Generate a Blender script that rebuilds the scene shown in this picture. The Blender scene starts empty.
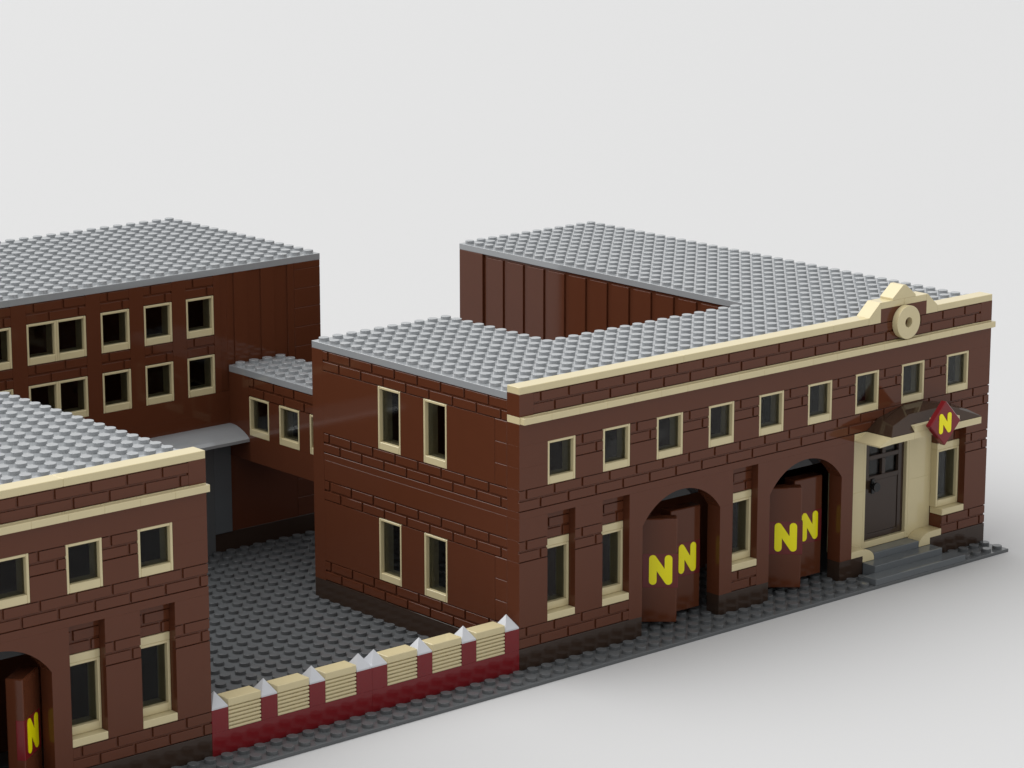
import bpy, bmesh, math
from mathutils import Vector, Matrix

sc = bpy.context.scene
COL = sc.collection
PI = math.pi

# ------------------------------------------------------------------ materials
def plastic(name, rgb, rough=0.075, spec=0.32, rvar=0.025, bump=0.02):
    """moulded plastic: plain pigment, slightly uneven gloss"""
    m = bpy.data.materials.new(name)
    m.use_nodes = True
    nt = m.node_tree
    b = nt.nodes['Principled BSDF']
    b.inputs['Roughness'].default_value = rough
    b.inputs['Specular IOR Level'].default_value = spec
    b.inputs['IOR'].default_value = 1.5
    tc = nt.nodes.new('ShaderNodeTexCoord')
    n = nt.nodes.new('ShaderNodeTexNoise')
    n.inputs['Scale'].default_value = 0.9
    n.inputs['Detail'].default_value = 3.0
    nt.links.new(tc.outputs['Object'], n.inputs['Vector'])
    mr = nt.nodes.new('ShaderNodeMapRange')
    mr.inputs['To Min'].default_value = rough - rvar
    mr.inputs['To Max'].default_value = rough + rvar
    nt.links.new(n.outputs['Fac'], mr.inputs['Value'])
    nt.links.new(mr.outputs['Result'], b.inputs['Roughness'])
    # pigment varies by a per cent or two between batches
    hs = nt.nodes.new('ShaderNodeMixRGB')
    hs.inputs['Color1'].default_value = (rgb[0]*.96, rgb[1]*.96, rgb[2]*.96, 1)
    hs.inputs['Color2'].default_value = (rgb[0]*1.04, rgb[1]*1.04, rgb[2]*1.04, 1)
    nt.links.new(n.outputs['Fac'], hs.inputs['Fac'])
    nt.links.new(hs.outputs['Color'], b.inputs['Base Color'])
    return m

M = {
    'brown':  plastic('reddish_brown_plastic', (0.100, 0.031, 0.0145), spec=.26),
    'dark':   plastic('dark_brown_plastic', (0.040, 0.025, 0.018)),
    'umber':  plastic('umber_plastic', (0.046, 0.026, 0.016)),
    'tan':    plastic('tan_plastic', (0.60, 0.515, 0.305), spec=.4),
    'roof':   plastic('light_grey_plastic', (0.295, 0.308, 0.318), spec=1.0),
    'base':   plastic('dark_grey_plastic', (0.105, 0.110, 0.114)),
    'slate':  plastic('slate_grey_plastic', (0.112, 0.122, 0.130)),
    'red':    plastic('dark_red_plastic', (0.172, 0.013, 0.016)),
    'maroon': plastic('maroon_plastic', (0.125, 0.018, 0.017)),
    'yellow': plastic('yellow_plastic', (0.86, 0.78, 0.004)),
    'white':  plastic('pale_grey_plastic', (0.52, 0.53, 0.555)),
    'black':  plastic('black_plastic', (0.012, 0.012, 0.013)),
}

def glass_material():
    m = bpy.data.materials.new('clear_window_plastic')
    m.use_nodes = True
    nt = m.node_tree
    nt.nodes.clear()
    out = nt.nodes.new('ShaderNodeOutputMaterial')
    mix = nt.nodes.new('ShaderNodeMixShader')
    tr = nt.nodes.new('ShaderNodeBsdfTransparent')
    tr.inputs['Color'].default_value = (0.68, 0.69, 0.68, 1)
    gl = nt.nodes.new('ShaderNodeBsdfGlossy')
    gl.inputs['Roughness'].default_value = 0.05
    fr = nt.nodes.new('ShaderNodeFresnel')
    fr.inputs['IOR'].default_value = 1.22
    nt.links.new(fr.outputs['Fac'], mix.inputs['Fac'])
    nt.links.new(tr.outputs['BSDF'], mix.inputs[1])
    nt.links.new(gl.outputs['BSDF'], mix.inputs[2])
    nt.links.new(mix.outputs['Shader'], out.inputs['Surface'])
    return m
M['glass'] = glass_material()

def floor_material():
    m = bpy.data.materials.new('matt_white_floor')
    m.use_nodes = True
    b = m.node_tree.nodes['Principled BSDF']
    b.inputs['Base Color'].default_value = (0.508, 0.508, 0.508, 1)
    b.inputs['Roughness'].default_value = 0.9
    b.inputs['Specular IOR Level'].default_value = 0.1
    return m
M['floor'] = floor_material()

# ------------------------------------------------------------------ mesh builder
def front(x0=0.0, y0=0.0):            # wall facing -y: u to the right, d inward
    return lambda u, d, z: (x0 + u, y0 + d, z)
def side(x0=0.0):                     # wall facing -x: u runs to the viewer's right (-y)
    return lambda u, d, z: (x0 + d, -u, z)

class MB:
    def __init__(self):
        self.v = []; self.f = []
    def _add(self, pts, faces):
        n = len(self.v)
        self.v += [tuple(p) for p in pts]
        self.f += [tuple(i + n for i in q) for q in faces]
    def box(self, u0, u1, d0, d1, z0, z1, T=None, b=0.02):
        """box with chamfered edges, in wall coordinates T"""
        T = T or (lambda x, y, z: (x, y, z))
        lo = (u0, d0, z0); hi = (u1, d1, z1)
        b = min(b, (u1-u0)*.3, (d1-d0)*.3, (z1-z0)*.3)
        pts = []; idx = {}
        for sx in (0, 1):
            for sy in (0, 1):
                for sz in (0, 1):
                    s = (sx, sy, sz)
                    for ax in range(3):
                        p = []
                        for k in range(3):
                            base = hi[k] if s[k] else lo[k]
                            if k != ax:
                                base += -b if s[k] else b
                            p.append(base)
                        idx[(s, ax)] = len(pts); pts.append(T(*p))
        fs = []
        for ax in range(3):
            o = [k for k in range(3) if k != ax]
            for sv in (0, 1):
                q = []
                for a, c in ((0, 0), (1, 0), (1, 1), (0, 1)):
                    s = [0, 0, 0]; s[ax] = sv; s[o[0]] = a; s[o[1]] = c
                    q.append(idx[(tuple(s), ax)])
                fs.append(q)
        for ax in range(3):              # edge chamfers along ax
            o = [k for k in range(3) if k != ax]
            for a in (0, 1):
                for c in (0, 1):
                    q = []
                    for e, k in ((0, o[0]), (0, o[1]), (1, o[1]), (1, o[0])):
                        s = [0, 0, 0]; s[ax] = e; s[o[0]] = a; s[o[1]] = c
                        q.append(idx[(tuple(s), k)])
                    fs.append(q)
        for sx in (0, 1):
            for sy in (0, 1):
                for sz in (0, 1):
                    fs.append([idx[((sx, sy, sz), k)] for k in range(3)])
        self._add(pts, fs)
    def prism(self, prof, a0, a1, T):
        """closed profile [(p, q)] swept from a0 to a1; T(a, p, q) -> xyz"""
        n = len(prof)
        pts = [T(a0, p, q) for p, q in prof] + [T(a1, p, q) for p, q in prof]
        fs = [list(range(n)), list(range(n, 2*n))]
        for i in range(n):
            j = (i+1) % n
            fs.append([i, j, n+j, n+i])
        self._add(pts, fs)
    def stud(self, x, y, z, h=0.2, r=0.3, n=20):
        pts = []
        for rr, zz in ((r, z-0.02), (r, z+h-0.014), (r-0.014, z+h)):
            for i in range(n):
                a = 2*PI*i/n
                pts.append((x+rr*math.cos(a), y+rr*math.sin(a), zz))
        fs = [list(range(2*n, 3*n))]
        for k in (0, 1):
            for i in range(n):
                j = (i+1) % n
                fs.append([k*n+i, k*n+j, (k+1)*n+j, (k+1)*n+i])
        fs.append(list(range(n)))
        self._add(pts, fs)
    def disc(self, cx, y0, y1, cz, r, n=48, hole=0.0):
        if hole:
            pts = []
            for yy in (y0, y1):
                for rr in (r, hole):
                    for i in range(n):
                        a = 2*PI*i/n
                        pts.append((cx+rr*math.cos(a), yy, cz+rr*math.sin(a)))
            fs = []
            for i in range(n):
                j = (i+1) % n
                fs += [[i, j, n+j, n+i], [2*n+i, 2*n+j, 3*n+j, 3*n+i],
                       [i, j, 2*n+j, 2*n+i], [n+i, n+j, 3*n+j, 3*n+i]]
            self._add(pts, fs)
        else:
            self.prism([(cx+r*math.cos(2*PI*i/n), cz+r*math.sin(2*PI*i/n)) for i in range(n)], y0, y1,
                       lambda a, p, q: (p, a, q))
    def build(self, name, mat, parent=None, loc=None, smooth=False, bevel=0):
        me = bpy.data.meshes.new(name)
        me.from_pydata(self.v, [], self.f)
        bm = bmesh.new(); bm.from_mesh(me)
        bmesh.ops.recalc_face_normals(bm, faces=bm.faces)
        bm.to_mesh(me); bm.free()
        me.materials.append(M[mat])
        o = bpy.data.objects.new(name, me)
        COL.objects.link(o)
        if parent: o.parent = parent
        if loc: o.location = loc
        if bevel:
            md = o.modifiers.new('edge_round', 'BEVEL')
            md.width = bevel; md.segments = 2; md.limit_method = 'ANGLE'; md.angle_limit = math.radians(12)
        return o

def thing(name, label, cat, loc=(0, 0, 0), group=None):
    o = bpy.data.objects.new(name, None); COL.objects.link(o)
    o.location = loc; o['label'] = label; o['category'] = cat
    if group: o['group'] = group
    return o

def copy_part(o, parent, loc):
    c = o.copy(); COL.objects.link(c); c.parent = parent; c.location = loc
    for ch in o.children:
        d = ch.copy(); COL.objects.link(d); d.parent = c
    return c

# ------------------------------------------------------------------ wall pieces
H = 1.2
def plain(mb, T, u0, u1, z0, z1, d0=0.0, d1=1.0, joint=None, courses=False):
    """smooth bricks; with courses=True hairline joints show every 1.2"""
    if not courses:
        mb.box(u0, u1, d0, d1, z0, z1, T, .004); return
    z = z0
    while z < z1 - 1e-4:
        t = min(z + H, z1)
        if joint:
            u = u0
            while u < u1 - 1e-4:
                e = min(u + joint, u1)
                mb.box(u, e, d0, d1, z, t, T, .012); u = e
        else:
            mb.box(u0, u1, d0, d1, z, t, T, .03)
        z = t
def slab(mb, T, u0, u1, z0, z1, d0=0.0, d1=1.0):
    mb.box(u0, u1, d0, d1, z0, z1, T, .004)
def masonry(mb, T, u0, u1, z0, d0=0.0, d1=1.0, start=None):
    """profile bricks: one course 1.2 high showing two rows of raised small bricks"""
    g = 0.09
    mb.box(u0, u1, d0 + g, d1, z0, z0 + H, T, .01)
    for row, off in ((1, .5), (0, 1.5)):
        zb = z0 + .06 + row*.6
        zt = zb + .48
        s = u0 if start is None else start
        cuts = [u0]
        c = s + off - 2
        while c < u1 - .01:
            if c > u0 + .01: cuts.append(c)
            c += 2
        cuts.append(u1)
        for a, e in zip(cuts[:-1], cuts[1:]):
            aa = a if a == u0 else a + .07
            ee = e if e == u1 else e - .07
            mb.box(aa, ee, d0, d0 + g + .03, zb, zt, T, .014)
def studs(mb, x0, x1, y0, y1, z):
    for i in range(int(round(x1-x0))):
        for j in range(int(round(y1-y0))):
            mb.stud(x0+i+.5, y0+j+.5, z)

# windows: origin at the lower left front corner of the frame
def window_frame(h, T):
    fr = MB(); s = .15; bt = .42; tp = .15
    fr.box(0, s, 0, .95, 0, h, T, .03)
    fr.box(2-s, 2, 0, .95, 0, h, T, .03)
    fr.box(s, 2-s, 0.002, .95, 0, bt, T, .03)
    fr.box(s, 2-s, 0.002, .95, h-tp, h, T, .03)
    pn = MB()
    pn.box(s-.02, 2-s+.02, .24, .30, bt-.02, h-tp+.02, T, .005)
    return fr, pn
PROTO = {}
def window(parent, kind, h, T, loc, label=None):
    key = (kind, h)
    if key not in PROTO:
        fr, pn = window_frame(h, T)
        f = fr.build('window', 'tan', parent, loc)
        pn.build('pane', 'glass', f)
        PROTO[key] = f
    else:
        f = copy_part(PROTO[key], parent, loc)
    return f
FT = front(); ST = side()

# letter N drawn as three rounded strokes; origin at its centre, in the x-z plane, raised towards -y
def letter_mesh(w, h, st, t=.03):
    mb = MB(); r = st/2
    def stroke(a, b, y1):
        d = Vector((b[0]-a[0], b[1]-a[1])); ang = math.atan2(d.y, d.x)
        pr = []
        for k in range(9):
            q = ang + PI/2 + PI*k/8; pr.append((a[0]+r*math.cos(q), a[1]+r*math.sin(q)))
        for k in range(9):
            q = ang - PI/2 + PI*k/8; pr.append((b[0]+r*math.cos(q), b[1]+r*math.sin(q)))
        mb.prism(pr, -y1, .01, lambda a_, p, q_: (p, a_, q_))
    L, R, B, Tp = -w/2+r, w/2-r, -h/2+r, h/2-r
    stroke((L, B), (L, Tp), t); stroke((R, B), (R, Tp), t)
    stroke((L, Tp), (R, B), t+.002)
    return mb

# ------------------------------------------------------------------ ground
g = MB(); g._add([(-1500, -1500, -.2), (1500, -1500, -.2), (1500, 1500, -.2), (-1500, 1500, -.2)], [(0, 1, 2, 3)])
o = g.build('ground', 'floor'); o['kind'] = 'structure'

# ------------------------------------------------------------------ base plates
def base_plate(x0, x1, studded, label):
    mb = MB()
    mb.box(x0, x1, -2, 46, -.196, 0, None, .02)
    for r in studded: studs(mb, *r, 0)
    o = mb.build('base_plate', 'base')
    o['label'] = label; o['category'] = 'base plate'; o['group'] = 'studded base plates under the buildings'
base_plate(-10, 38, [(-10, 38, -2, 0), (-10, 0, 0, 29), (0, 10, 17, 29), (8, 26, 0, 8)],
           'dark grey studded base plate carrying the building with two open archways')
base_plate(-58, -10, [(-50, -10, -2, 0), (-20, -10, 0, 29), (-36, -28, 0, 8)],
           'dark grey studded base plate carrying the building with a single archway')

# ------------------------------------------------------------------ door leaves
def door_leaf(parent, corner, ang, length, left_tile, tile_mat='maroon'):
    """leaf 6 high; local x along the leaf from the free edge, face towards local -y"""
    mb = MB()
    L = length
    mb.box(0, L, 0, .88, .4, 6.4, None, .05)
    o = mb.build('door_leaf', 'brown', parent, corner)
    o.rotation_euler = (0, 0, ang)
    t = MB(); t.box(left_tile, left_tile+2, -.012, .42, 2.41, 4.39, None, .02)
    # a tile let into the face of the leaf
    t.build('emblem_tile', tile_mat, o)
    n = letter_mesh(1.3, 1.72, .43).build('letter', 'yellow', o, (left_tile+1.02, -.012, 3.46))
    return o

# ------------------------------------------------------------------ street fronts
def arch_piece(mb, xc):
    R = 3.6125; zc = 8.0 - R
    n = 28
    a0 = math.asin(3/R)
    arc = [(xc + R*math.sin(-a0 + 2*a0*i/n), zc + R*math.cos(-a0 + 2*a0*i/n)) for i in range(n+1)]
    prof = [(xc-4, 6.4), (xc-3, 6.4)] + arc[1:-1] + [(xc+3, 6.4), (xc+4, 6.4), (xc+4, 8.4), (xc-4, 8.4)]
    # as quads so that the concave outline stays clean
    low = [(xc-4, 6.4), (xc-3, 6.4)] + arc[1:-1] + [(xc+3, 6.4), (xc+4, 6.4)]
    pts = []; fs = []
    for y in (0.0, 1.0):
        for p in low: pts.append((p[0], y, p[1]))
        for p in low: pts.append((p[0], y, 8.4))
    m = len(low)
    for i in range(m-1):
        fs.append([i, i+1, m+i+1, m+i]); fs.append([2*m+i, 2*m+i+1, 3*m+i+1, 3*m+i])
        fs.append([i, i+1, 2*m+i+1, 2*m+i]); fs.append([m+i, m+i+1, 3*m+i+1, 3*m+i])
    fs.append([0, m, 3*m, 2*m]); fs.append([m-1, 2*m-1, 4*m-1, 3*m-1])
    mb._add(pts, fs)

def street_front(root, X0, X1, lowwins, arches, recess, mas61, mas12, plain_low, topwins, edge_plain):
    w = MB(); T = FT
    b = MB()
    # dark base course
    spans = []
    x = X0
    cuts = sorted([(a-3, a+3) for a in arches] + ([(recess[0]+1, recess[1]-1)] if recess else []))
    for a, e in cuts:
        spans.append((x, a)); x = e
    spans.append((x, X1))
    for a, e in spans:
        b = MB(); b.box(a, e, 0, 1, 0, 1.2, T, .015); b.build('base_course', 'dark', root)
    # ground storey
    for a, e in mas12: masonry(w, T, a, e, 1.2)
    for a, e, z0, z1 in plain_low: plain(w, T, a, e, z0, z1)
    for a, e in mas61: masonry(w, T, a, e, 6.0)
    for a in arches: arch_piece(w, a)
    for a in lowwins:
        masonry(w, T, a, a+2, 6.8, .5, 1.5)
        slab(w, T, a, a+2, 8.0, 8.4, .5, 1.5)
    # first floor
    slab(w, T, X0, X1, 8.4, 8.8)
    masonry(w, T, X0, X1, 8.8)
    xs = sorted(topwins); prev = X0
    for a in xs + [X1]:
        if a - prev > .01:
            plain(w, T, prev, a, 10.0, 11.2)
            if prev == X0 and edge_plain[0] or a == X1 and edge_plain[1]: plain(w, T, prev, a, 11.2, 12.4)
            else: masonry(w, T, prev, a, 11.2)
        prev = a + 2
    plain(w, T, X0, X1, 12.4, 13.6)
    # parapet
    slab(w, T, X0, X0+1, 14.0, 15.2); slab(w, T, X1-1, X1, 14.0, 15.2)
    masonry(w, T, X0+1, X1-1, 14.0)
    c = MB()
    x = X0
    while x < X1 - .01:
        e = min(x+2, X1)
        c.box(x, e, 0, 1, 13.6, 14.0, None, .015)
        c.box(x + (.05 if x == X0 else 0), e, -.34, .02, 13.61, 13.97, None, .02)
        x = e
    c.build('cornice', 'tan', root)
    for a in topwins: window(root, 'f', 2.4, T, (a, -.004, 10.0))
    for a in lowwins:
        f = window(root, 'f', 3.6, T, (a, .5, 2.8))
        if len(f.children) < 2:
            s = MB(); s.box(0, 2, -.52, .48, -.4, -.004, None, .03); s.build('sill', 'tan', f)
            l = MB(); l.box(0, 2, .004, 1, 3.604, 4.0, None, .02); l.build('lintel', 'tan', f)
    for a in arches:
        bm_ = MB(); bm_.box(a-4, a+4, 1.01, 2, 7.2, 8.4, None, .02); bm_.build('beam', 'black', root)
    return w

# ------------------------------------------------------------------ building with two archways
R1 = thing('brick_building', 'long brown brick building with two open archways, canopied entrance and round medallion on its parapet', 'building', (0, 0, 0))
w = street_front(R1, 0, 38, [2, 6, 16, 34], [12, 22], (26, 34),
    mas61=[(0, 2), (4, 6), (36, 38)],
    mas12=[(0, 8), (16, 18), (34, 38)],
    plain_low=[(0, 2, 2.4, 6.0), (0, 2, 7.2, 8.4), (4, 6, 2.4, 6.0), (4, 6, 7.2, 8.4), (8, 9, 1.2, 6.4), (15, 16, 1.2, 6.4),
               (18, 19, 1.2, 6.4), (25, 26, 1.2, 6.4), (36, 38, 2.4, 6.0), (36, 38, 7.2, 8.4)],
    topwins=[2+4*k for k in range(9)], edge_plain=(True, True))
# pediment block on the parapet
slab(w, FT, 28, 32, 15.2, 16.0)
# flank wall towards the yard
w2 = MB(); U = ST
slab(w2, U, -18, -17, 1.2, 14.8)
for z in (1.2, 6.0, 8.8, 13.6):
    masonry(w2, U, -17, -1, z)
for z0, z1, wz in ((2.4, 6.0, True), (10.0, 13.6, True)):
    slab(w2, U, -17, -12, z0, z1)
    slab(w2, U, -10, -8, z0, z1)
    slab(w2, U, -6, -2, z0, z1)
    plain(w2, U, -2, -1, z0, z1, courses=True)
w2.box(-17, -1, 0, 1, 7.2, 8.4, U, .02); w2.box(-17, -1, 0, 1, 8.4, 8.8, U, .02)
n0 = len(w.v); w.v += w2.v; w.f += [tuple(i+n0 for i in q) for q in w2.f]
# other outer walls
w.box(1, 10, 17, 18, 0, 14.8, None, .015)
w.box(9, 10, 9, 17, 0, 14.8, None, .015)
w.box(10, 26, 8, 9, 0, 14.8, None, .015)
w.box(27, 38, 35, 35.99, 0, 14.8, None, .015)
w.box(37, 38, 1, 35, 0, 14.8, None, .015)
# yard side of the rear wing: tall panels with narrow slots between them
w.box(26.16, 27, 8.99, 35, 0, 14.8, None, .01)
ys = [36.0] + [33.6 - 2.02*k for k in range(13)]
w.box(26, 27, 33.6, 36, 0, 14.8, None, .03)
for k in range(13):
    top = 33.6 - 2.02*k - .42
    bot = max(9.0, 33.6 - 2.02*(k+1))
    if top - bot > .1: w.box(26.05, 26.4, bot, top, 0, 14.62, None, .03)
# interior walls behind the archways
w.box(8, 26, 7.4, 7.99, 0, 14.7, None, .01)
w.build('wall', 'brown', R1)
bc = MB()
bc.box(-.006, .99, 1.002, 18, 0, 1.2, None, .015)
bc.build('base_course', 'dark', R1)
for y in (12, 8):
    for z in (2.4, 10.0):
        window(R1, 's', 3.6, ST, (-.004, y, z))
# roof
rf = MB()
for a in ((0, 10, 1, 18), (10, 26, 1, 9), (26, 38, 1, 36)):
    rf.box(a[0], a[1], a[2], a[3], 14.8, 15.2, None, .015)
    studs(rf, a[0], a[1], a[2], a[3], 15.2)
rf.build('roof', 'roof', R1)
# coping and pediment
cp = MB()
def coping_run(mb, a, e, step=12):
    x = a
    while x < e - .01:
        t = min(x+step, e); mb.box(x, t, 0, 1, 15.2, 15.6, None, .025); x = t
coping_run(cp, 0, 27); cp.build('coping', 'tan', R1)
cp = MB(); coping_run(cp, 33, 38); cp.build('coping', 'tan', R1)
pd = MB()
XZ = lambda a, p, q: (p, a, q)
pd.prism([(27, 15.2), (28, 15.2), (28, 16.4), (27.92, 16.4), (27, 15.6)], 0, 1, XZ)
pd.prism([(32, 15.2), (33, 15.2), (33, 15.6), (32.08, 16.4), (32, 16.4)], 0, 1, XZ)
pd.box(28.002, 29.998, 0, 1, 16.0, 16.4, None, .02); pd.box(30.002, 31.998, 0, 1, 16.0, 16.4, None, .02)
pd.prism([(29, 16.402), (31, 16.402), (31, 16.52), (30.12, 17.2), (29.88, 17.2), (29, 16.52)], 0.0, 1, XZ)
pd.build('pediment', 'tan', R1, bevel=.02)
md = MB(); md.disc(30, -.42, .0, 15.02, 1.0, 56, .3); md.build('medallion', 'tan', R1, bevel=.025)

# entrance
for a, e, ta in ((26.0, 28, 26), (32, 34, 33)):
    en = MB()
    en.box(a, e, 1, 2, 1.2, 4.8, None, .015); en.box(a, e, 1, 2, 4.8, 8.4, None, .015)
    en.build('door_pilaster', 'tan', R1)
    # curved cheek beside the top step
    ck = MB()
    ax = 28 if ta == 26 else 32          # low end
    sg = -1 if ta == 26 else 1
    pr = [(ax + sg*2, 1.202), (ax + sg*2, 1.6), (ax + sg*1.15, 1.6)]
    for k in range(1, 9):
        t = k/8
        pr.append((ax + sg*(1.15 - 1.15*math.sin(t*PI/2)), .92 + .68*math.cos(t*PI/2)))
    pr += [(ax, .802), (ax + sg*.996, .802), (ax + sg*.996, 1.202)]
    ck.prism(pr, 0.0, .99, XZ)
    ck.build('step_cheek', 'tan', R1, bevel=.015)
fd = MB()
fd.box(28, 28.2, 1, 2, 1.2, 8.4, None, .02); fd.box(31.8, 32, 1, 2, 1.2, 8.4, None, .02)
fd.box(28.2, 31.8, 1.003, 2, 1.2, 1.6, None, .02); fd.box(28.2, 31.8, 1.003, 2, 8.2, 8.4, None, .02)
door_frame = fd.build('door_frame', 'tan', R1)
dr = MB()
y0, y1 = 1.22, 1.6
dr.box(28.22, 28.7, y0, y1, 1.62, 8.18, None, .02); dr.box(31.3, 31.78, y0, y1, 1.62, 8.18, None, .02)
dr.box(28.7, 31.3, y0, y1, 1.62, 1.95, None, .02)
dr.box(28.7, 31.3, y0+.06, y1, 1.95, 5.2, None, .02)
dr.box(28.7, 31.3, y0, y1, 5.2, 5.5, None, .02)
dr.box(28.7, 31.3, y0, y1, 6.5, 6.78, None, .02)
dr.box(28.7, 31.3, y0, y1, 7.85, 8.18, None, .02)
dr.box(29.85, 30.15, y0, y1, 5.5, 6.5, None, .02); dr.box(29.85, 30.15, y0, y1, 6.78, 7.85, None, .02)
door = dr.build('front_door', 'dark', R1)
gp = MB(); gp.box(28.7, 31.3, 1.4, 1.45, 5.48, 7.87, None, .005); gp.build('pane', 'glass', door)
hd = MB(); hd.disc(29.02, .92, 1.24, 4.9, .2, 20); hd.disc(29.02, .82, .93, 4.9, .28, 20)
hd.box(28.9, 29.14, 1.12, 1.24, 4.45, 5.35, None, .02)
hd.build('handle', 'black', door)
st = MB()
st.box(28, 32, 0.0, 1, 0, 1.2, None, .03)
st.box(27, 33, -1, -.002, 0, .8, None, .03)
st.box(26, 34, -2, -1.002, 0, .4, None, .03)
st.build('front_steps', 'slate', R1)

# canopy over the entrance
cn = MB()
for a in (27, 29, 31, 33): cn.box(a, a+2, -2, -.002, 8.4, 8.8, None, .015)
cn.prism([(26, 8.36), (27, 8.4), (27, 8.8), (26.0, 8.44)], -2, -.002, XZ)
cn.box(29, 33, -2, -1.65, 8.8, 9.2, None, .015)
cn.box(26, 27, -.012, .5, 8.41, 8.8, None, .015)
canopy = cn.build('canopy', 'tan', R1)
P = dict(A0=(27.02, -1.98, 8.85), A1=(27.02, -.003, 8.85), B=(28.0, -.003, 9.5), Q=(27.72, -1.42, 9.3), C=(29.3, -1.25, 9.72), D=(30.2, -.003, 9.95),
         a0=(34.98, -1.98, 8.85), a1=(34.98, -.003, 8.85), b=(34.0, -.003, 9.5), q=(34.28, -1.42, 9.3), c=(32.7, -1.25, 9.72), d=(31.8, -.003, 9.95),
         E0=(27.02, -1.98, 8.81), E1=(27.02, -.003, 8.81), e0=(34.98, -1.98, 8.81), e1=(34.98, -.003, 8.81))
kk = list(P)
ix = {k: i for i, k in enumerate(kk)}
cr = MB()
cr._add([P[k] for k in kk], [[ix[k] for k in t_.split()] for t_ in (
    'A0 A1 B Q', 'Q B D', 'Q D C', 'A0 Q C', 'A0 C c a0', 'c q a0', 'C D d c', 'c d q', 'q d b', 'a0 q b a1',
    'E0 E1 A1 A0', 'e0 e1 a1 a0', 'E0 A0 a0 e0', 'E1 e1 a1 b d D B A1', 'E0 E1 e1 e0')])
cr.build('canopy_roof', 'umber', canopy, bevel=.018)

# door leaves, pushed open
for xa in (0, 10):
    door_leaf(R1, (9.93 + xa, 1.17, 0), math.atan2(-.66, .757), 2.06, .13)
    door_leaf(R1, (12.3 + xa, 1.22, 0), math.atan2(-.11, 2.2), 2.26, .24)

# ------------------------------------------------------------------ building on the far side of the yard gate
R2 = thing('brick_building', 'brown brick building with a single archway at the far end of the low red wall', 'building', (-20, 0, 0))
w = street_front(R2, -20, 0, [-4, -8, -18], [-12], None,
    mas61=[(-2, 0), (-6, -4)],
    mas12=[(-8, 0), (-18, -16)],
    plain_low=[(-2, 0, 2.4, 6.0), (-2, 0, 7.2, 8.4), (-6, -4, 2.4, 6.0), (-6, -4, 7.2, 8.4), (-9, -8, 1.2, 6.4), (-16, -15, 1.2, 6.4),
               (-20, -18, 1.2, 8.4)],
    topwins=[-4, -8, -12, -16], edge_plain=(True, True))
w.box(-1, 0, 1, 18, 0, 14.8, None, .015)
w.box(-20, -1, 17, 18, 0, 14.8, None, .015)
w.box(-20, -19, 1, 17, 0, 14.8, None, .015)
w.box(-19, -1, 7.4, 8, 0, 14.7, None, .01)
w.build('wall', 'brown', R2)
rf = MB()
rf.box(-20, 0, 1, 18, 14.8, 15.2, None, .015); studs(rf, -20, 0, 1, 18, 15.2)
rf.build('roof', 'roof', R2)
cp = MB(); coping_run(cp, -20, 0); cp.build('coping', 'tan', R2)
door_leaf(R2, (-10.63, -.05, 0), math.radians(37), 2.15, -.012, 'red')
lf = door_leaf(R2, (-14.75, 1.3, 0), math.radians(-70), 2.1, .05)

# ------------------------------------------------------------------ rear building
R3 = thing('brick_building', 'three storey brown brick building at the back of the yard with paired square windows', 'building', (0, 29, 0))
w = MB(); T = front(0, 0)
cols = [(-1, 1), (-4, -2), (-7, -5), (-12, -8), (-17, -13), (-22, -18), (-25, -23)]
X0 = -30
def band(z0, z1):
    prev = 9
    for a, e in cols:
        slab(w, T, e, prev, z0, z1); prev = a
    slab(w, T, X0, prev, z0, z1)
# plain pillars between the window columns
prev = 7
gaps = []
for a, e in cols:
    gaps.append((e, prev)); prev = a
gaps.append((X0, prev))
for a, e in gaps[1:]:
    slab(w, T, a, e, 10.0, 17.2)
for a, e in cols:
    masonry(w, T, a, e, 16.0); masonry(w, T, a, e, 12.4)
plain(w, T, X0, 2, 8.8, 10.0, joint=4); plain(w, T, X0, 7, 1.2, 8.8)
# plain end with shallow upright recesses and a stack of corner bricks
w.box(2, 7, .09, 1, 8.8, 17.2, T, .01)
for a, e in ((1, 1.5), (2.5, 3.5), (4.5, 5.5), (6.5, 7)): w.box(a, e, 0, .3, 10.0 if a < 2 else 8.8, 17.2, T, .02)
w.box(1, 2, .09, 1, 10.0, 17.2, T, .01)
plain(w, T, 7, 9, 1.2, 17.2, courses=True)
w.box(8, 9, 1, 16, 0, 17.2, None, .015); w.box(X0, 9, 15, 15.99, 0, 17.19, None, .015); w.box(X0, X0+1, 1, 15, 0, 17.18, None, .015)
w.box(X0+1, 8, 5, 5.5, 0, 17.1, None, .01)
w.build('wall', 'brown', R3)
b = MB(); b.box(X0, 9, -.006, 1, 0, 1.2, None, .015); b.build('base_course', 'dark', R3)
for a, e in cols:
    for z in (10.0, 13.6):
        x = a
        while x < e - .1:
            window(R3, 'f', 2.4, FT, (x, -.004, z)); x += 2
rf = MB(); rf.box(X0, 9, 0, 16, 17.2, 17.6, None, .015); studs(rf, X0, 9, 0, 16, 17.6); rf.build('roof', 'roof', R3)
gt = MB()
gt.box(-14, .66, -.12, -.01, 0, 7.2, None, .015)
gt.build('roller_gate', 'base', R3)
pl = MB(); pl.box(.66, 1.95, -.10, -.01, 1.2, 7.2, None, .02); pl.build('gate_post', 'slate', R3)
aw = MB()
pr = [(-.002, 7.2), (-.002, 8.0)]
for k in range(0, 9):
    t = k/8; pr.append((-.25 - 1.75*t, 7.38 + .62*math.cos(t*PI/2)**.8 if t < 1 else 7.38))
pr.append((-2.0, 7.2))
x = -14
while x < 2:
    aw.prism(pr, x, min(x+4, 1.99), lambda a, p, q: (a, p, q)); x += 4
awn = aw.build('awning', 'slate', R3)
awn.data.materials[0] = M['roof']

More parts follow.
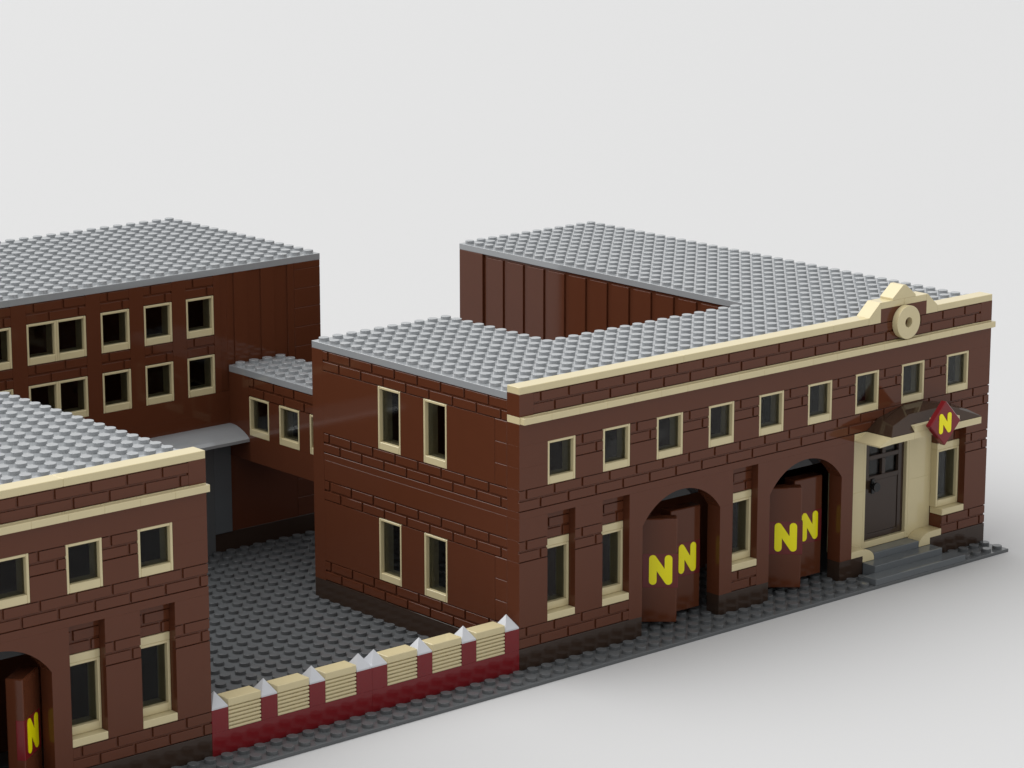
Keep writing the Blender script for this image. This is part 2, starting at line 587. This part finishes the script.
# ------------------------------------------------------------------ raised passage between rear and front buildings
R4 = thing('raised_passage', 'raised brown brick passage with narrow grey roof, bridging rear building and arched building', 'passage', (2, 18, 6))
w = MB(); T = side(0)
# local y measured from 18; u = -y
slab(w, T, -11, -9, 0.0, 5.2); slab(w, T, -7, -6, 1.6, 4.0); slab(w, T, -4, -3, 1.6, 4.0); slab(w, T, -1, 0, 1.6, 4.0)
slab(w, T, -9, 0, 0, 1.6)
masonry(w, T, -9, 0, 4.0)
w.box(3, 4, 0, 11, 0, 5.2, None, .015)
w.box(1, 3, 0, 11, 0, .4, None, .01)
w.build('wall', 'brown', R4)
for y in (9, 6, 3): window(R4, 's', 2.4, ST, (-.004, y, 1.6))
rf = MB(); rf.box(0, 4, 0, 11, 5.2, 5.6, None, .015); studs(rf, 0, 4, 0, 11, 5.6); rf.build('roof', 'roof', R4)

# ------------------------------------------------------------------ low red yard wall in two lengths
def yard_wall(x0, label):
    r = thing('yard_wall', label, 'low wall', (x0, 0, 0), 'low red walls closing the yard')
    m = MB()
    m.box(0, 10, 0, 1, 0, 1.2, None, .015)
    posts = (0, 3, 6, 9)
    for p in posts: m.box(p, p+1, 0, 1, 1.2, 2.4, None, .015)
    m.build('wall', 'red', r)
    first = None
    for p in posts:
        if not first:
            c = MB()
            e = .015
            c._add([(e, e, 2.402), (1-e, e, 2.402), (1-e, 1-e, 2.402), (e, 1-e, 2.402),
                    (e, e, 2.48), (1-e, e, 2.48), (1-e, 1-e, 2.48), (e, 1-e, 2.48), (.5, .5, 3.2)],
                   [(0, 1, 2, 3), (0, 1, 5, 4), (1, 2, 6, 5), (2, 3, 7, 6), (3, 0, 4, 7), (4, 5, 8), (5, 6, 8), (6, 7, 8), (7, 4, 8)])
            first = c.build('post_cap', 'white', r, (p, 0, 0))
        else: copy_part(first, r, (p, 0, 0))
    lv = None
    for p in (1, 4, 7):
        if not lv:
            s = MB(); s.box(.01, 1.99, .12, .99, 1.202, 2.39, None, .01)
            for k in range(6): s.box(.005, 1.995, 0.0, .2, 1.21+.2*k, 1.345+.2*k, None, .03)
            lv = s.build('louvre_panel', 'tan', r, (p, 0, 0))
            t = MB(); t.box(.005, 1.995, 0, 1, 2.402, 2.8, None, .03); tp = t.build('wall_coping', 'tan', r, (p, 0, 0))
        else:
            copy_part(lv, r, (p, 0, 0)); copy_part(tp, r, (p, 0, 0))
yard_wall(-20, 'low dark red wall with tan louvres beside the building with one archway')
yard_wall(-10, 'low dark red wall with tan louvres beside the building with two archways')

# ------------------------------------------------------------------ diamond sign on the canopy
SG = thing('diamond_sign', 'dark red diamond shaped sign with yellow letter N on the entrance canopy', 'sign', (30.85, -2.35, 9.2))
s = MB(); s.box(-.96, .96, -.42, -.002, -.96, .96, None, .05)
o = s.build('panel', 'red', SG); o.rotation_euler = (0, PI/4, 0)
s = MB(); s.box(-.5, .5, -.002, .345, -.5, .4, None, .02)
letter_mesh(1.06, 1.22, .34).build('letter', 'yellow', SG, (-.07, -.42, .03))
bk = MB(); bk.box(-.6, .6, 0, .34, -.36, .3, None, .02); bk.build('bracket', 'tan', SG)

# ------------------------------------------------------------------ camera
f, yaw, pit, roll, cx, cy, cz = 2947.0779, 0.71371568, -0.22880795, -0.00060839, -98.627029, -113.298781, 50.796495
cyw, syw, cp_, sp_ = math.cos(yaw), math.sin(yaw), math.cos(pit), math.sin(pit)
F = Vector((syw*cp_, cyw*cp_, sp_)); Rt = Vector((cyw, -syw, 0)); Up = Rt.cross(F)
Rt, Up = Rt*math.cos(roll) + Up*math.sin(roll), Up*math.cos(roll) - Rt*math.sin(roll)
cam = bpy.data.cameras.new('camera'); co = bpy.data.objects.new('camera', cam); COL.objects.link(co)
mw = Matrix((( Rt.x, Up.x, -F.x, cx), (Rt.y, Up.y, -F.y, cy), (Rt.z, Up.z, -F.z, cz), (0, 0, 0, 1)))
co.matrix_world = mw
cam.sensor_width = 36; cam.lens = f/1024*36
cam.clip_start = 1; cam.clip_end = 5000
sc.camera = co

# ------------------------------------------------------------------ studio light
wd = bpy.data.worlds.new('World'); sc.world = wd; wd.use_nodes = True
bg = wd.node_tree.nodes['Background']
bg.inputs['Color'].default_value = (1, 1, 1, 1)
bg.inputs['Strength'].default_value = 0.74

def area(name, loc, target, size, power, col=(1, 1, 1)):
    l = bpy.data.lights.new(name, 'AREA'); l.shape = 'DISK'; l.size = size; l.energy = power; l.color = col
    o = bpy.data.objects.new(name, l); COL.objects.link(o)
    o.location = loc
    d = Vector(target) - Vector(loc)
    o.rotation_euler = d.to_track_quat('-Z', 'Y').to_euler()
    return o
area('studio_lamp', (-1000, 1350, 2400), (10, 10, 0), 4400, 1.24e8)

sc.view_settings.view_transform = 'Standard'
sc.view_settings.look = 'None'
sc.view_settings.exposure = 0
sc.view_settings.gamma = 1
sc.render.engine = 'CYCLES'
sc.cycles.max_bounces = 8
sc.cycles.transparent_max_bounces = 12
sc.cycles.use_denoising = True
